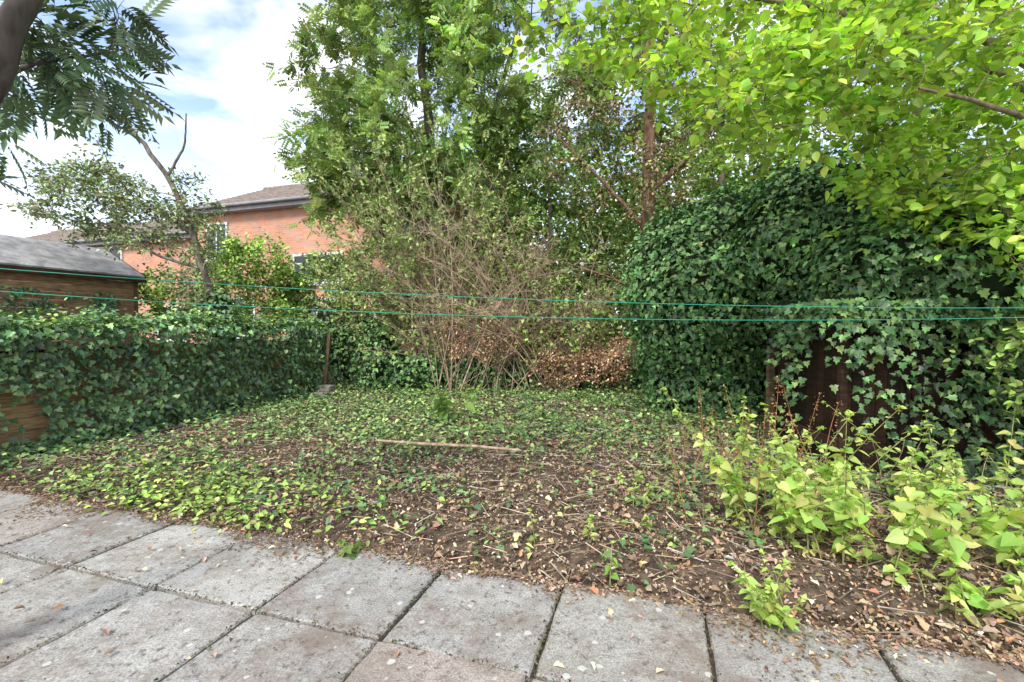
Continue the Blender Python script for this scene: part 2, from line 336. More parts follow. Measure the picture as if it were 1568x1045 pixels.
def hedge_pts(n):
    t=rng.uniform(-3.6,5.15,n);u=rng.uniform(0,1,n);base=np.array([-5.6,4.98,0])
    D=np.array([.296,.955,0]);Nf=np.array([.955,-.296,0])
    face=u<.68
    h=np.where(face,rng.uniform(0.02,1.47,n),1.5);w=np.where(face,0,-rng.uniform(0,.5,n))
    P=base+D*t[:,None]+Nf*w[:,None]+UP*h[:,None]
    Nn=np.where(face[:,None],Nf+UP*np.clip(h-1.1,0,1)[:,None]*1.4,UP+Nf*.25)
    return P,unit(Nn),face,t,h
P,Nn,face,t,h=hedge_pts(15500)
bare=((t<.3)&(h>.18)&(h<.78)&(t>-.9)&face&(rng.uniform(size=len(t))<.85))
P,Nn,h=P[~bare],Nn[~bare],h[~bare]
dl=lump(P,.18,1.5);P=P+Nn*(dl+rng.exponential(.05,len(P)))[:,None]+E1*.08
s=Soup();n=len(P)
hc=[(.05,.095,.043),(.062,.118,.05),(.085,.15,.055),(.115,.18,.065),(.04,.068,.038)]
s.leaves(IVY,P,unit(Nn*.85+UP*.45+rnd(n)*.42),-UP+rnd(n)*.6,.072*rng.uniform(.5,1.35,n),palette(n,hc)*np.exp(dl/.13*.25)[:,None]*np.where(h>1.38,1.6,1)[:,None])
k=1800;t=rng.uniform(-3.6,5.1,k);P2=np.array([-5.6,4.98,0])+np.array([.296,.955,0])*t[:,None]+E1*np.abs(rng.normal(.1,.25,k))[:,None];P2[:,2]=.06+rng.uniform(0,.12,k)
s.leaves(IVY,P2,unit(UP+E1*.3+rnd(k)*.4),E1+rnd(k),.07*rng.uniform(.6,1.3,k),palette(k,hc))
k=5200;t=rng.uniform(-3.6,5.1,k);P2=np.array([-5.6,4.98,0])+np.array([.296,.955,0])*t[:,None]-E1*rng.uniform(-.15,.5,k)[:,None];P2[:,2]=1.5+rng.exponential(.06,k)+.1*nz(t,t*0,1.5,2)
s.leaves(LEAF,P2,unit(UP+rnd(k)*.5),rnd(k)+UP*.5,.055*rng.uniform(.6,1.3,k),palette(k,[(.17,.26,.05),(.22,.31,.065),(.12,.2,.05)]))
iv=s.build('ivy_leaves',M_ivy)
s=Soup();F0=np.array([-5.6,4.98,0])-E2*3.8-E1*.14;F1=np.array([-5.6,4.98,0])+E2*5.15-E1*.14
planks(s,F1,F0,1.22,.15,.02,z=0,cols=[(1.5,1.35,1.05),(1.3,1.15,.9),(1.7,1.5,1.15)],horizontal=True)
for tt in np.arange(0,9,1.8): s.box(F0+E2*tt+E1*.03,E1*.09,E2*.09,UP*1.28,(1.5,1.3,1.0))
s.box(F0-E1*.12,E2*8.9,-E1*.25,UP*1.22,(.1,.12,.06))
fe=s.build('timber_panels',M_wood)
group('ivy_covered_fence',[iv,fe])

# ---------------------------------------------------------------- trees
def rot_curve(p0,p1,bend,k=6,sag=0.0):
    p0=np.array(p0,float);p1=np.array(p1,float);t=np.linspace(0,1,k)[:,None];L=np.linalg.norm(p1-p0)
    return p0+(p1-p0)*t+np.sin(t*math.pi)*(rnd(1)*bend*L)+UP*np.sin(t*math.pi)*sag*L
def tree(name,trunks,blobs,T,size,cols,nt=6,lpt=6,tl=.45,mat_l=None,mat_b=None,var=.22,droop=.2,barkcol=(1,1,1),cl_var=.28,flat=.6,spread=.08,limb_r=.014,twig_r=.003,twig_show=True,shell=.55,extra=None,lup=.0):
    bark=Soup();lv=Soup();skel=[]
    for path,r0,r1 in trunks:
        path=np.array(path,float);k=len(path);tt=np.linspace(0,k-1,k*5);pp=np.stack([np.interp(tt,np.arange(k),path[:,d]) for d in range(3)],1)
        for _ in range(3): pp[1:-1]=(pp[:-2]+pp[1:-1]*2+pp[2:])/4
        pp[1:-1]+=rnd(len(pp)-2)*r0*.12
        bark.tube(pp,np.linspace(r0,r1,len(pp)),9,barkcol);skel.append(pp[len(pp)//4:])
    SK=np.concatenate(skel);ts=[];td=[];tc=[];tlen=[]
    for (c,r,n) in blobs:
        c=np.array(c,float);r=np.array(r,float)
        for _ in range(n):
            u=unit(rnd(1))[0]*rng.uniform(0,1)**(1/3*shell);p=c+u*r
            if p[2]<.15: continue
            dd=SK-p;dist=np.linalg.norm(dd,axis=1)+.6*np.clip(dd[:,2],0,9)
            q=SK[np.argmin(dist)];L=np.linalg.norm(p-q)
            pts=rot_curve(q,p,.08,7,.06)
            bark.tube(pts,np.linspace(limb_r*(.5+.5*min(L,3)),twig_r*1.4,7),4,barkcol)
            SK=np.concatenate([SK,pts[2:6]])
            od=unit(p-q);ctint=math.exp(rng.normal(0,cl_var))
            for _t in range(nt):
                d=unit(od*.8+rnd(1)[0]*.75+UP*lup);st=pts[rng.integers(4,7)];ln=tl*rng.uniform(.5,1.25)
                ts.append(st);td.append(d);tlen.append(ln);tc.append(ctint)
                if twig_show:
                    e=st+d*ln;e[2]-=droop*ln*.5;bark.tube(np.array([st,(st+e)/2+UP*.03*ln,e]),[twig_r,twig_r*.8,twig_r*.4],3,barkcol)
    ts=np.array(ts);td=np.array(td);tlen=np.array(tlen);tc=np.array(tc);m=len(ts)
    if lpt>0:
        idx=np.repeat(np.arange(m),lpt);n=len(idx)
        f=rng.uniform(.1,1.05,n);pos=ts[idx]+td[idx]*(f*tlen[idx])[:,None];pos[:,2]-=droop*.5*tlen[idx]*f*f
        side=rnd(n);pos+=side*spread*.4
        tip=td[idx]*.6+unit(side)*.8-UP*droop
        lv.leaves(T,pos,unit(UP*flat+rnd(n)*.5),tip,size*rng.uniform(.6,1.3,n),palette(n,cols,var)*tc[idx][:,None])
    obs=[bark.build('trunk_and_limbs',mat_b or M_bark,True)]
    if lpt>0: obs.append(lv.build('crown',mat_l or M_leaf))
    if extra: obs+=extra
    return group(name,obs)

mid=[(.135,.2,.055),(.165,.235,.065),(.105,.165,.05),(.21,.275,.08)]
tree('ash_tree',[([(-1.6,12.8,0),(-1.8,12.7,3),(-2.2,12.5,6),(-2.4,12.3,9),(-2.6,12,12)],.22,.06),([(-1.8,12.7,3),(-.8,12.4,6),(.2,12,9.5)],.13,.04),([(-2,12.6,4.2),(-3.4,12,6.4),(-4.4,11.6,8)],.09,.03)],
  [((-2.6,12,7.6),(2.9,1.8,2.4),95),((-4.1,11.6,5.9),(1.5,1.2,1.7),44),((-2.5,12,10.6),(3.2,1.6,1.8),46),((.7,12,8.2),(2.2,1.5,2.8),50),((-1.6,12,5.2),(2.0,1.2,1.4),40)],
  ASH,.29,[(.15,.21,.075),(.18,.245,.085),(.12,.175,.06),(.23,.29,.105)],nt=7,lpt=6,tl=.6,droop=.35,shell=.8,mat_l=M_far,cl_var=.33)
tree('cypress_tree',[([(3.3,10.6,0),(3.25,10.6,2),(3.15,10.6,4),(3.2,10.6,6.5),(3.0,10.6,11)],.24,.08),([(3.2,10.6,3.6),(2.2,10.3,4.6),(1.0,10,5.6)],.06,.02),([(3.2,10.6,4.6),(4.3,10.1,5.6),(4.8,10,6.8)],.07,.02),([(3.2,10.6,2.2),(2.2,10.2,2.6),(1.1,9.9,2.9)],.04,.015)],
  [((2.4,10.2,5.3),(1.9,.9,1.5),54),((2.6,10.3,7.6),(1.8,1.0,1.6),34)],RHOMB,.085,[(.17,.12,.08),(.24,.18,.11),(.12,.09,.06),(.12,.16,.055),(.14,.19,.06)],nt=7,lpt=9,tl=.5,mat_b=M_rbark,mat_l=M_dry,droop=.8)
tree('sycamore_tree',[([(5.8,12.5,0),(5.6,12.4,4),(5.5,12.2,9)],.2,.07),([(5.7,12.4,2.5),(4.0,12,5)],.08,.03)],
  [((5.0,12.2,5.6),(3.0,1.4,2.6),100),((5.5,12,9.4),(3.4,1.5,2.2),60),((9,12,6.5),(2.6,1.5,3.8),50),((2.2,12.8,3.4),(2.2,1.0,1.6),50),((3.8,12.4,8.0),(2,1.0,2),30)],
  LEAF,.14,mid,nt=7,lpt=10,tl=.6,mat_l=M_far)
tree('holly_tree',[([(1.0,12.6,0),(1.1,12.5,3),(1.0,12.3,5.5)],.12,.04)],
  [((.6,12.2,3.2),(1.9,1.0,2.1),76),((2.2,11.6,2.3),(1.5,.8,1.8),54),((.8,11.8,6),(1.6,.9,1.4),32)],
  LEAF,.11,[(.12,.185,.055),(.14,.21,.06),(.17,.235,.07),(.09,.135,.045)],nt=7,lpt=10,tl=.5,mat_l=M_far)
def cane_shrub(name,bases,tips,T,size,cols,n,lp,barkcol=(1.4,1.2,.9),sag=.12,r=.012,jit=.35,tw=3):
    bark=Soup();lv=Soup()
    for _ in range(n):
        b=np.array(bases[rng.integers(len(bases))])+rnd(1)[0]*np.array([.22,.2,0]);tp=np.array(tips[rng.integers(len(tips))])+rnd(1)[0]*jit
        pts=rot_curve(b,tp,.05,9,sag);bark.tube(pts,np.linspace(r*rng.uniform(.5,1.2),.003,9),4,barkcol)
        for q in range(3,9):
            for _k in range(tw):
                d=unit((pts[q]-pts[q-1])*1.5+rnd(1)[0]*.5);ln=rng.uniform(.2,.6);e=pts[q]+d*ln
                bark.tube([pts[q],(pts[q]+e)/2+rnd(1)[0]*.03,e],[.005,.004,.002],3,barkcol)
                if lp>0:
                    f=rng.uniform(.1,1,lp)[:,None]
                    lv.leaves(T,pts[q]+d*ln*f,unit(UP*.4+rnd(lp)*.6),d+rnd(lp)*.7-UP*.2,size*rng.uniform(.6,1.3,lp),palette(lp,cols))
    obs=[bark.build('stems',M_bark,True)]
    if lp>0: obs.append(lv.build('leaves',M_leaf))
    return group(name,obs)
cane_shrub('buddleia_bush',[(-1.4,10.3,0),(-1.0,10.4,0),(-1.9,10.5,0)],[(-3.9,10,4.8),(-3.3,10,5.1),(-3.9,9.9,3.6),(-2.4,9.8,4.9),(-1.2,10,4.8),(-.4,10,4.2),(-3.3,9.6,2.6),(-.2,10,3.2),(-1.6,9.7,3.6),(-3.9,10,2.4),(-2.6,9.6,3.8)],LEAF,.085,[(.19,.25,.075),(.16,.22,.065),(.23,.29,.09),(.14,.19,.055)],100,8,barkcol=(2.1,1.9,1.6),tw=2)
cane_shrub('dead_elder_stems',[(-1.2,9.6,0),(-.5,9.7,0),(.4,9.7,0),(1.0,9.6,0)],[(-2.6,9.2,3.4),(-1.8,9.1,3.8),(-1.2,9.1,3.0),(-.7,9.2,4.0),(-.1,9.2,3.0),(.6,9.2,3.2),(1.3,9.1,2.7),(-2.2,9.0,2.0),(.1,8.9,1.7),(1.8,9.2,2.1),(-1.2,8.9,1.9),(.9,9,1.9)],LEAF,.05,mid,80,0,barkcol=(2.6,2.3,2.0),r=.015,jit=.35,sag=.16)
cane_shrub('bramble_thicket',[(-.9,9.9,0),(-.2,10,0),(.6,10,0),(1.3,9.9,0)],[(-1.7,9.3,1.4),(-.9,9.4,1.8),(0,9.4,1.6),(.9,9.4,1.7),(1.7,9.4,1.5),(2.2,9.5,1.8),(.5,9.5,2.8),(-.6,9.8,2.8),(1.4,9.6,2.8)],HEART,.075,[(.155,.22,.06),(.19,.255,.07),(.11,.165,.045)],75,4,barkcol=(2.2,1.9,1.5))
tree('dead_conifer_branches',[([(.7,9.5,0),(1.6,9.2,.5),(2.6,9.1,.7)],.03,.015)],[((1.2,9.1,.7),(.8,.4,.32),36),((2.1,9.1,.85),(.8,.4,.38),40),((-.6,9.1,1.3),(.9,.3,.4),14)],RHOMB,.05,[(.28,.17,.10),(.36,.23,.14),(.19,.12,.08)],nt=7,lpt=9,tl=.34,mat_l=M_dry,droop=.5,barkcol=(2,1.5,1.1))
group('ivy_undergrowth',ivy_ellipsoids([((-3.0,10.1,.75),(.6,.5,.75)),((-2.0,9.9,.5),(.7,.5,.5)),((-.6,10,.5),(.9,.5,.45)),((.6,10,.55),(.8,.5,.5)),((2.0,9.9,.45),(.9,.55,.5)),((3.4,9.6,.6),(.9,.6,.8)),((-3.9,11.4,.9),(1,.5,.9))],330,.075,ivyc,'ivy_shade_core','ivy_leaves',.2))
br=[(.18,.27,.05),(.15,.235,.045),(.22,.32,.065),(.12,.19,.04)]
tree('privet_bush',[([(-6.3,10.9,0),(-6.3,10.9,2.8)],.05,.02)],[((-6.2,10.8,2.3),(1.2,.8,1.35),140),((-8.0,10.4,1.9),(.9,.6,.9),46)],LEAF,.085,br,nt=7,lpt=11,tl=.32,droop=.1)
tree('laurel_bush',[([(-4.6,11.6,0),(-4.7,11.6,2)],.05,.02)],[((-4.7,11.5,2.1),(1.05,.7,1.25),80),((-3.6,12,2.4),(1.0,.7,1.7),60)],LEAF,.1,mid,nt=7,lpt=10,tl=.35)
tree('hawthorn_tree',[([(-4.95,7.9,0),(-5.05,7.9,1.4),(-5.26,7.9,2.2),(-5.45,7.9,2.9),(-5.9,7.9,4.1),(-6.5,7.8,4.95),(-7.4,7.7,5.6)],.085,.02),([(-5.5,7.9,3.1),(-6.3,8,3.6),(-7.3,8,3.9)],.035,.012),([(-5.9,7.9,4.1),(-5.6,7.9,4.6),(-5.5,7.8,5.1)],.025,.01),([(-5.35,7.9,2.5),(-6.0,7.7,2.7),(-6.6,7.6,3.2)],.03,.012)],
  [((-7.4,8,3.7),(.95,.6,.65),66),((-6.3,8,3.3),(.7,.5,.7),34),((-5.4,7.9,3.5),(.45,.4,.6),16),((-5.3,7.8,2.4),(.4,.3,.6),18),((-6.9,7.9,5.0),(.5,.4,.4),5)],
  LEAF,.068,[(.135,.19,.065),(.165,.22,.08),(.2,.2,.12)],nt=6,lpt=10,tl=.3)
group('ivy_climber',ivy_ellipsoids([((-5.0,7.85,1.6),(.26,.24,.55))],420,.07,hc,'ivy_shade_core','ivy_leaves',.14))
tree('rowan_tree',[([(-2.75,1.75,-.05),(-2.5,1.75,1.2),(-2.25,1.78,1.9),(-2.06,1.8,2.4),(-1.93,1.85,2.85),(-1.6,2,3.7),(-1.3,2.2,4.6)],.07,.03),([(-2.06,1.8,2.4),(-2.3,2.2,2.75),(-2.3,2.7,3.1)],.014,.006),([(-1.95,1.85,2.8),(-2.0,2.3,3.2)],.014,.006)],
  [((-2.3,2.5,3.1),(.45,.3,.25),9),((-2.75,2.4,2.75),(.25,.3,.25),3),((-1.6,1.8,4.2),(.9,.8,.5),10)],
  ROWAN,.21,[(.09,.14,.07),(.115,.17,.08),(.075,.115,.06)],nt=4,lpt=4,tl=.26,droop=.7,barkcol=(.5,.5,.54),limb_r=.005,twig_r=.002)
bg=[(.19,.30,.05),(.235,.35,.06),(.15,.25,.045),(.29,.40,.085),(.21,.29,.06)]
tree('elm_tree',[([(6.6,4.6,0),(6.3,4.6,2),(6.0,4.6,4),(5.4,4.6,6.5)],.16,.06),([(6.2,4.6,2.8),(4.6,4.3,3.9),(2.8,4.1,4.3),(.9,4,4.5)],.06,.012),([(6.3,4.6,2.2),(5.0,3.9,2.9),(3.9,3.5,3.1),(2.9,3.3,3.2)],.045,.01),([(6,4.6,3.6),(4.4,5,5),(2.4,5,6)],.06,.015)],
  [((3.6,3.9,3.75),(1.7,.9,.5),66),((4.3,4.1,3.0),(1.3,.8,.65),74),((1.9,4.0,3.95),(1.3,.8,.38),36),((.7,4,4.15),(.8,.6,.25),12),((3.6,4.6,5),(2.8,1.3,.8),76),((4.5,3.7,2.35),(.9,.5,.6),50),((5.6,4.3,2.2),(.9,.8,.8),32),((2.3,3.6,3.35),(.9,.5,.35),26)],
  ELM,.082,bg,nt=5,lpt=9,tl=.38,mat_l=M_bright,droop=.35,flat=.8,cl_var=.25,limb_r=.008,twig_r=.0022,barkcol=(1.4,1.3,1.1))
tree('field_maple_tree',[([(7.6,8,0),(7.3,8,3),(6.8,8,7)],.16,.06),([(7.3,8,3),(5.5,7.8,5)],.07,.02)],
  [((5.4,7.8,5.1),(2.6,1.1,1.8),100),((7.6,7.6,3.4),(1.8,1.0,2.4),70),((5.2,8,7.6),(3.2,1.1,1.6),55),((8,7.8,7),(2,1.1,2.6),30)],
  LEAF,.11,[(.17,.25,.055),(.2,.29,.065),(.14,.205,.05)],nt=6,lpt=9,tl=.5,mat_l=M_far)
tree('hazel_bush',[([(5.9,5.3,0),(5.7,5.2,2)],.05,.02),([(5.2,4.0,0),(5.0,3.9,1.6)],.035,.015)],
  [((4.95,3.85,1.35),(.8,.3,.65),60),((5.6,4.3,1.5),(.9,.5,.9),46),((6.6,6.5,1.6),(1.2,.9,1.6),26)],ELM,.07,[(.145,.225,.05),(.19,.27,.06),(.1,.155,.04)],nt=5,lpt=8,tl=.3,droop=.3)
s=Soup();n=32000
x=rng.uniform(-5,24,n);y=rng.uniform(15,18,n)+.12*np.abs(x);hh=8.0+2.5*nz(x,y,.35,2)
z=rng.uniform(0,1,n)**.8*hh;s.leaves(RHOMB,np.stack([x,y,z],1),unit(UP*.5+rnd(n)*.5+np.array([0,-.5,0])),rnd(n)-UP*.3,rng.uniform(.18,.36,n),palette(n,mid,.3)*np.exp(.5*nz(x,z,.8,4))[:,None])
n=10000;x=rng.uniform(8.4,20,n);y=rng.uniform(3,16,n);z=rng.uniform(0,7,n)
s.leaves(RHOMB,np.stack([x,y,z],1),unit(UP*.5+rnd(n)*.5),rnd(n)-UP*.3,rng.uniform(.14,.3,n),palette(n,mid,.3))
s.build('background_trees',M_far)

# ---------------------------------------------------------------- nettles etc.
def nettle(name,cx,cy,n,sx,sy,h0,h1,size,cols,red=False):
    st=Soup();lv=Soup()
    for _ in range(n):
        x=cx+rng.normal()*sx;y=cy+rng.normal()*sy
        if sdist(x,y)<.03 and h1>.4: y+=.15-sdist(x,y)
        h=rng.uniform(h0,h1);z=max(float(gz(np.array([x]),np.array([y]))[0]),0)
        lean=rnd(1)[0]*.2;lean[2]=0
        pts=np.array([(x,y,z)])+np.linspace(0,1,9)[:,None]*UP*h+(np.linspace(0,1,9)[:,None]**1.6)*lean*h*2
        st.tube(pts,np.linspace(.0045,.002,9),5,(1.4,1.7,.8) if not red else (1.6,.7,.4))
        m=max(4,int(h/.05));ang=rng.uniform(0,6)
        for k in range(m):
            f=(k+1.5)/(m+1);p=np.array([np.interp(f,np.linspace(0,1,9),pts[:,d]) for d in range(3)]);ang+=1.57+rng.normal()*.2
            if rng.uniform()<.14 or (f<.3 and rng.uniform()<.5 and h1>.4): continue
            sz=size*(.55+.9*math.sin(math.pi*min(f*1.05,1)**.8))*rng.uniform(.65,1.2)
            for sgn in (0,math.pi):
                d=np.array([math.cos(ang+sgn),math.sin(ang+sgn),.25-.5*rng.uniform()]);pt=p+d*sz*.3
                st.tube([p,pt],[.0015,.001],3,(1.4,1.7,.8))
                lv.leaves(HEART,pt[None],unit(UP*1.0+rnd(1)*.4+d[None]*.2),(d-UP*.25)[None],sz,palette(1,cols,.25))
                if rng.uniform()<.6:
                    d2=unit(d+rnd(1)[0]*.6);lv.leaves(HEART,(p+d2*.01)[None],unit(UP+rnd(1)*.5),d2[None],sz*.5,palette(1,cols,.2)*1.1)
        lv.leaves(HEART,np.tile(pts[-1],(5,1)),unit(UP+rnd(5)*.5),rnd(5)+UP*.5,size*.55,palette(5,cols,.15)*1.15)
    return group(name,[st.build('stems',M_bark,True),lv.build('leaves',M_bright)])
nc=[(.29,.40,.11),(.24,.36,.09),(.36,.46,.16),(.20,.30,.07),(.35,.38,.13)]
nettle('nettle_plant',1.86,3.2,17,.17,.28,.45,1.0,.062,nc)
nettle('nettle_plant',2.5,2.95,20,.28,.25,.45,.85,.064,nc)
nettle('nettle_plant',2.9,2.6,10,.2,.12,.3,.65,.068,nc)
nettle('nettle_plant',2.42,2.3,8,.14,.06,.1,.32,.064,nc)
nettle('nettle_plant',3.2,3.4,12,.3,.2,.4,.85,.06,nc)
nettle('nettle_seedling',1.27,2.22,13,.05,.04,.12,.32,.048,nc)
nettle('ash_seedling',-.95,6.6,3,.04,.04,.45,.62,.12,[(.11,.18,.05),(.14,.21,.06)])
nettle('weed_clump',-1.05,2.95,3,.05,.03,.06,.13,.05,greens)
nettle('weed_clump',1.15,3.5,16,.5,.4,.06,.22,.04,nc)
st=Soup();lv=Soup()
for _ in range(18):
    b=np.array([rng.normal(2.1,.45),rng.normal(3.7,.3),0.03]);tp=b+np.array([rng.normal()*.12,rng.normal()*.1,rng.uniform(.5,1.15)])
    pts=rot_curve(b,tp,.05,7);st.tube(pts,np.linspace(.005,.002,7),4,(1.9,1.0,.6))
    k=70;f=rng.uniform(.5,1,k)[:,None];lv.leaves(RHOMB,b+(tp-b)*f+rnd(k)*.012,rnd(k),rnd(k),rng.uniform(.01,.022,k),palette(k,[(.25,.09,.05),(.18,.11,.05),(.17,.19,.07)]))
group('dock_plant',[st.build('stems',M_bark,True),lv.build('seed_heads',M_dry)])
s=Soup()
for _ in range(110):
    b=np.array([rng.uniform(.9,3.6),rng.uniform(2.9,5.5),.04]); 
    if sdist(b[0],b[1])<.1: continue
    tp=b+np.array([rng.normal()*.25,rng.normal()*.2,rng.uniform(.15,.5)]);s.tube(rot_curve(b,tp,.1,6),np.linspace(.0035,.0015,6),4,(2.0,1.8,1.4))
s.build('dry_stalks',M_bark)
s=Soup();s.tube([(-1.58,5.25,.18),(-1.0,5.05,.19),(-.4,4.95,.19),(.1,4.85,.17)],[.014,.018,.017,.013],8,(2.6,2.3,1.9));s.build('fallen_branch',M_bark,True)
s=Soup();s.box((-3.98,9.5,0),(.06,0,0),(0,.06,0),(.13,0,1.35),(.55,.52,.45));s.build('leaning_post',M_wood)
M_stone=noisy_mat('stone',(.13,.12,.10),(.26,.24,.2),10,.9,.5)
s=Soup();s.box((-3.95,9.0,0),(.3,-.1,0),(.08,.25,0),(0,0,.2));s.box((-3.88,9.1,.2),(.24,-.08,0),(.06,.2,0),(0,0,.12));o=s.build('stone_blocks',M_stone)
bv=o.modifiers.new('b','BEVEL');bv.width=.02;bv.segments=2

# ---------------------------------------------------------------- clotheslines
mg,nt,N,L=mat('green_line');o=N.new('ShaderNodeOutputMaterial');p=N.new('ShaderNodeBsdfPrincipled');p.inputs['Base Color'].default_value=(.02,.28,.17,1);p.inputs['Roughness'].default_value=.4;L.new(p.outputs[0],o.inputs[0])
for xs,zs in (((-6,-3.4,-2.1,0,1.7,3.4,6),(2.12,1.915,1.79,1.67,1.63,1.62,1.68)),((-6,-3.4,-.7,1.15,3.4,6),(1.95,1.80,1.565,1.52,1.565,1.68))):
    c=np.polyfit(xs,zs,2);xx=np.linspace(-6,6.4,60);zz=np.polyval(c,xx)
    s=Soup();s.tube(np.stack([xx,3+0*xx,zz],1),.0028,6);s.build('washing_line',mg,True)

# ---------------------------------------------------------------- left shed
M_felt=noisy_mat('roof_felt',(.22,.215,.21),(.40,.39,.38),6,.9,.4)
s=Soup();c0=np.array([-7.48,9.0,0]);wood=[(1.3,1.15,.95),(1.5,1.3,1.05),(1.15,1.0,.85)]
planks(s,c0,c0-E2*4,2.5,.14,.02,cols=wood,horizontal=True)
planks(s,c0-E1*2,c0-E1*.0,2.5,.14,.02,cols=wood,horizontal=True)
s.box(c0-E1*.03+E2*.0,E1*.07,E2*.07,UP*2.5,(.6,.5,.43))
sw=s.build('clad_walls',M_wood)
s=Soup();ov=.12
def roofslab(a,b,c,d,th=.05):
    s.poly([a,b,c,d,a-UP*th,b-UP*th,c-UP*th,d-UP*th],[(0,1,2,3),(7,6,5,4),(4,5,1,0),(5,6,2,1),(6,7,3,2),(7,4,0,3)])
e0=c0+E2*.15+E1*ov+UP*2.5;r0=c0+E2*.15-E1*1.0+UP*3.1;w0=c0+E2*.15-E1*(2+ov)+UP*2.5
roofslab(e0-E2*4.3,e0,r0,r0-E2*4.3);roofslab(r0-E2*4.3,r0,w0,w0-E2*4.3)
sr=s.build('felt_roof',M_felt)
s=Soup();g0=c0+E2*.03;s.poly([g0+UP*2.45,g0-E1*2+UP*2.45,g0-E1*1+UP*3.02],[(0,1,2)],(.6,.5,.4))
s.box(e0-E2*4.3-UP*.13+E1*.005,E2*4.3,E1*.02,UP*.1,(.28,.24,.2))
a=e0+E2*.006;b=r0+E2*.006;s.poly([a-UP*.13,b-UP*.13,b,a,a-UP*.13+E2*.02,b-UP*.13+E2*.02,b+E2*.02,a+E2*.02],[(0,1,2,3),(7,6,5,4),(3,2,6,7),(4,5,1,0)],(.3,.26,.22))
sb=s.build('fascia',M_wood)
s=Soup();k=1000;t=np.concatenate([rng.normal(.5,.12,400),rng.normal(1.7,.3,600)]);hh=rng.uniform(1.3,2.15,k)
q=rng.uniform(size=k)<(2.4-hh);P=c0+E1*.04-E2*t[:,None]+UP*hh[:,None];P=P[q];k=len(P)
s.leaves(IVY,P,unit(E1+UP*.4+rnd(k)*.3),-UP+rnd(k)*.5,.08,palette(k,hc));si=s.build('ivy',M_ivy)
group('garden_shed',[sw,sr,sb,si])

# ---------------------------------------------------------------- houses
def brick_mat():
    m,nt,N,L=mat('brick');o=N.new('ShaderNodeOutputMaterial');p=N.new('ShaderNodeBsdfPrincipled');p.inputs['Roughness'].default_value=.85
    tc=N.new('ShaderNodeTexCoord');sp=N.new('ShaderNodeSeparateXYZ');L.new(tc.outputs['Object'],sp.inputs[0])
    cb=N.new('ShaderNodeCombineXYZ');ml=N.new('ShaderNodeMath');ml.operation='MULTIPLY_ADD';L.new(sp.outputs[1],ml.inputs[0]);ml.inputs[1].default_value=-.3;L.new(sp.outputs[0],ml.inputs[2])
    L.new(ml.outputs[0],cb.inputs[0]);L.new(sp.outputs[2],cb.inputs[1])
    b=N.new('ShaderNodeTexBrick');b.inputs['Scale'].default_value=1;b.inputs['Brick Width'].default_value=.225;b.inputs['Row Height'].default_value=.075;b.inputs['Mortar Size'].default_value=.008
    b.inputs['Color1'].default_value=(.55,.24,.14,1);b.inputs['Color2'].default_value=(.66,.32,.19,1);b.inputs['Mortar'].default_value=(.5,.4,.34,1)
    L.new(cb.outputs[0],b.inputs['Vector']);n=N.new('ShaderNodeTexNoise');n.inputs['Scale'].default_value=1.2;n.inputs['Detail'].default_value=5;L.new(tc.outputs['Object'],n.inputs['Vector'])
    mx=N.new('ShaderNodeMix');mx.data_type='RGBA';mx.blend_type='OVERLAY';mx.inputs['Factor'].default_value=.3;L.new(b.outputs['Color'],mx.inputs['A']);L.new(n.outputs[0],mx.inputs['B'])
    L.new(mx.outputs['Result'],p.inputs['Base Color']);L.new(p.outputs[0],o.inputs[0]);return m
M_brick=brick_mat();M_white=noisy_mat('white_upvc',(.7,.7,.7),(.8,.8,.8),3,.4,0);M_grey=noisy_mat('grey_fascia',(.25,.25,.26),(.34,.34,.35),3,.6,0)
mgl,nt,N,L=mat('window_glass');o=N.new('ShaderNodeOutputMaterial');p=N.new('ShaderNodeBsdfPrincipled');p.inputs['Base Color'].default_value=(.03,.035,.04,1);p.inputs['Roughness'].default_value=.05;L.new(p.outputs[0],o.inputs[0])
M_tile=noisy_mat('roof_tile',(.20,.165,.145),(.33,.275,.24),5,.85,.4)
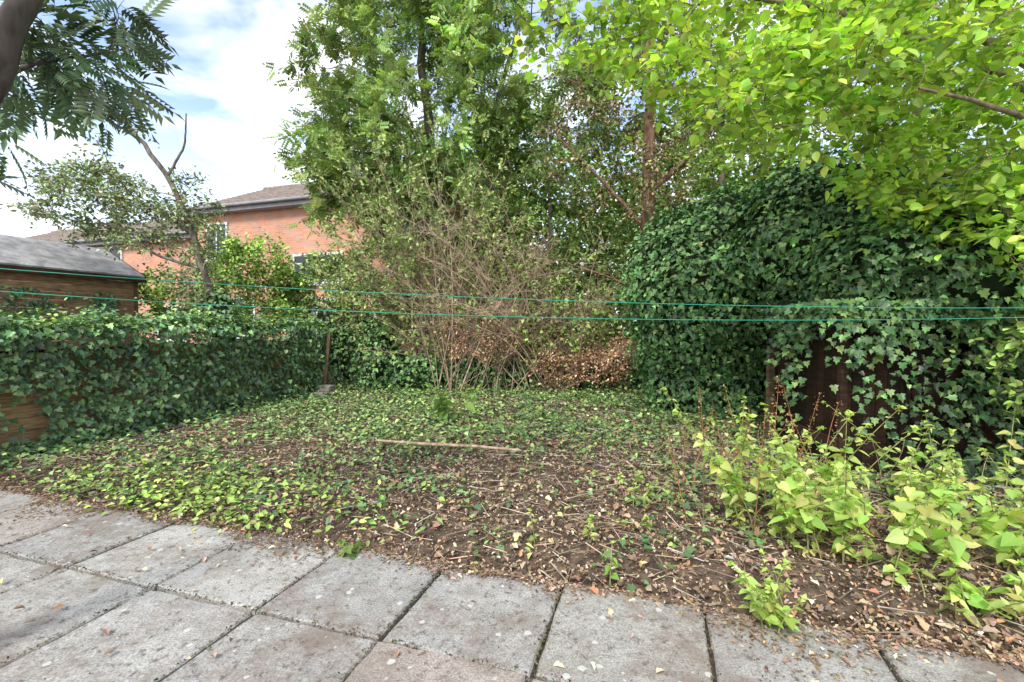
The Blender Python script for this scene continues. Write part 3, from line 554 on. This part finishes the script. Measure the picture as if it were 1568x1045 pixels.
def house(name,o,W,Dp,eave,rise,wins):
    o=np.array(o,float);s=Soup();s.box(o-UP*.2,E1*W,E2*Dp,UP*(eave+.2))
    for sd in (0,1):
        b=o+E1*(W-.25 if sd else 0);s.poly([b+UP*eave,b+E2*Dp+UP*eave,b+E2*Dp/2+UP*(eave+rise-.05),b+E1*.25+UP*eave,b+E1*.25+E2*Dp+UP*eave,b+E1*.25+E2*Dp/2+UP*(eave+rise-.05)],[(0,1,2),(5,4,3),(0,2,5,3),(1,4,5,2)])
    wl=s.build('walls',M_brick)
    s=Soup();rows=16
    for side in (0,1):
        for k in range(rows):
            f0,f1=k/rows,(k+1)/rows
            def pt(f,lift): 
                dd=(-.35+f*(Dp/2+.35)) if not side else (Dp+.35-f*(Dp/2+.35))
                return o+E2*dd+UP*(eave-.08+f*(rise+.1)+lift)
            a0,a1=pt(f0,.10),pt(f1,.06);e=E1*(W+.4);st=-E1*.2
            s.poly([a0+st,a0+st+e,a1+st+e,a1+st,a0+st-UP*.06,a0+st+e-UP*.06],[(0,1,2,3),(4,5,1,0)])
    s.tube([o-E1*.2+E2*Dp/2+UP*(eave+rise+.06),o+E1*(W+.2)+E2*Dp/2+UP*(eave+rise+.06)],.12,8)
    rf=s.build('roof',M_tile)
    s=Soup();s.box(o-E1*.2-E2*.34+UP*(eave-.2),E1*(W+.4),E2*.04,UP*.2);s.box(o-E2*.3+UP*(eave-.2),E1*W,E2*.3,UP*.02)
    s.tube([o-E1*.2-E2*.42+UP*(eave-.02),o+E1*(W+.2)-E2*.42+UP*(eave-.02)],.055,8)
    s.tube([o+E1*.15-E2*.06+UP*(eave-.2),o+E1*.15-E2*.06],.035,8);fa=s.build('fascia_and_gutter',M_grey)
    s=Soup();g=Soup()
    for (a,z,w,h) in wins:
        b=o+E1*a+UP*z-E2*.03
        g.box(b-E2*.005,E1*w,E2*.02,UP*h)
        for (da,dz,ww,hh) in ((-.06,-.06,w+.12,.07),(-.06,h-.01,w+.12,.07),(-.06,.01,.07,h-.02),(w-.01,.01,.07,h-.02),(w/2-.03,.01,.06,h-.02),(.01,h*.68,w/2-.04,.045)):
            s.box(b-E2*.03+E1*da+UP*dz,E1*ww,E2*.05,UP*hh)
        s.box(b-E2*.1+E1*-.1-UP*.12,E1*(w+.2),E2*.12,UP*.05)
    fr=s.build('window_frames',M_white);gl=g.build('window_glass',mgl)
    return group(name,[wl,rf,fa,fr,gl])
H0=np.array([-11.8,17.0,0])
house('brick_house',H0,11,7,5.75,1.75,[(.7,4.0,.9,1.2),(4.6,3.0,1.9,.9),(8.6,4.1,1.4,1.2),(1.0,1.2,1.8,1.3),(4.6,.4,1.8,2.0),(7.8,1.2,1.6,1.3)])
house('brick_house',H0-E1*16.3+E2*1.0,16,7,5.2,1.6,[(2,3.7,1.4,1.2),(5.5,3.7,1.4,1.2),(9.5,3.7,1.4,1.2),(13,1,1.6,1.3)])

# ---------------------------------------------------------------- world, sun, camera
w=bpy.data.worlds.new('World');scene.world=w;w.use_nodes=True;nt=w.node_tree;N=nt.nodes;L=nt.links
bgn=N['Background'];sky=N.new('ShaderNodeTexSky');sky.sky_type='NISHITA';sky.sun_disc=False
sun_el=math.radians(46);sun_az=math.radians(205)
sky.sun_elevation=sun_el;sky.sun_rotation=sun_az
tc=N.new('ShaderNodeTexCoord');sp=N.new('ShaderNodeSeparateXYZ');L.new(tc.outputs['Generated'],sp.inputs[0])
def mth(op,a,b=None,c=None):
    m=N.new('ShaderNodeMath');m.operation=op
    for i,v in enumerate((a,b,c)):
        if v is None: continue
        if isinstance(v,(int,float)): m.inputs[i].default_value=v
        else: L.new(v,m.inputs[i])
    return m.outputs[0]
zz=mth('ADD',mth('MAXIMUM',sp.outputs[2],0),.22);cb=N.new('ShaderNodeCombineXYZ');L.new(mth('DIVIDE',sp.outputs[0],zz),cb.inputs[0]);L.new(mth('DIVIDE',sp.outputs[1],zz),cb.inputs[1])
n1=N.new('ShaderNodeTexNoise');n1.inputs['Scale'].default_value=2.1;n1.inputs['Detail'].default_value=5;n1.inputs['Roughness'].default_value=.58;n1.inputs['Distortion'].default_value=.3;L.new(cb.outputs[0],n1.inputs['Vector'])
r=N.new('ShaderNodeValToRGB');r.color_ramp.elements[0].position=.43;r.color_ramp.elements[1].position=.60;L.new(n1.outputs[0],r.inputs[0])
hz=mth('SUBTRACT',1.0,mth('MULTIPLY',mth('MAXIMUM',sp.outputs[2],0),2.5));cov=mth('MAXIMUM',mth('MULTIPLY_ADD',r.outputs[0],.85,.07),mth('MINIMUM',mth('MAXIMUM',hz,0),.92))
bs=N.new('ShaderNodeMix');bs.data_type='RGBA';bs.blend_type='MULTIPLY';bs.clamp_result=False;bs.inputs['Factor'].default_value=1;L.new(sky.outputs[0],bs.inputs['A']);bs.inputs['B'].default_value=(2.3,2.3,2.35,1)
mx=N.new('ShaderNodeMix');mx.data_type='RGBA';L.new(cov,mx.inputs['Factor']);L.new(bs.outputs['Result'],mx.inputs['A']);mx.inputs['B'].default_value=(11.0,11.0,11.0,1)
L.new(mx.outputs['Result'],bgn.inputs['Color']);bgn.inputs['Strength'].default_value=.15
sl=bpy.data.lights.new('sun','SUN');sl.energy=3.4;sl.angle=math.radians(14);sl.color=(1,.95,.87);so=link(bpy.data.objects.new('sun',sl))
sd=Vector((math.sin(sun_az)*math.cos(sun_el),math.cos(sun_az)*math.cos(sun_el),math.sin(sun_el)));so.rotation_euler=(-sd).to_track_quat('-Z','Y').to_euler()
cam=bpy.data.cameras.new('camera');cam.lens=16;cam.sensor_width=36;cam.clip_start=.05;cam.clip_end=2000
co=link(bpy.data.objects.new('camera',cam));co.location=(0,0,1.5);co.rotation_euler=(math.radians(90-1.8),0,0);scene.camera=co
scene.view_settings.view_transform='Standard';scene.view_settings.look='None';scene.view_settings.exposure=0
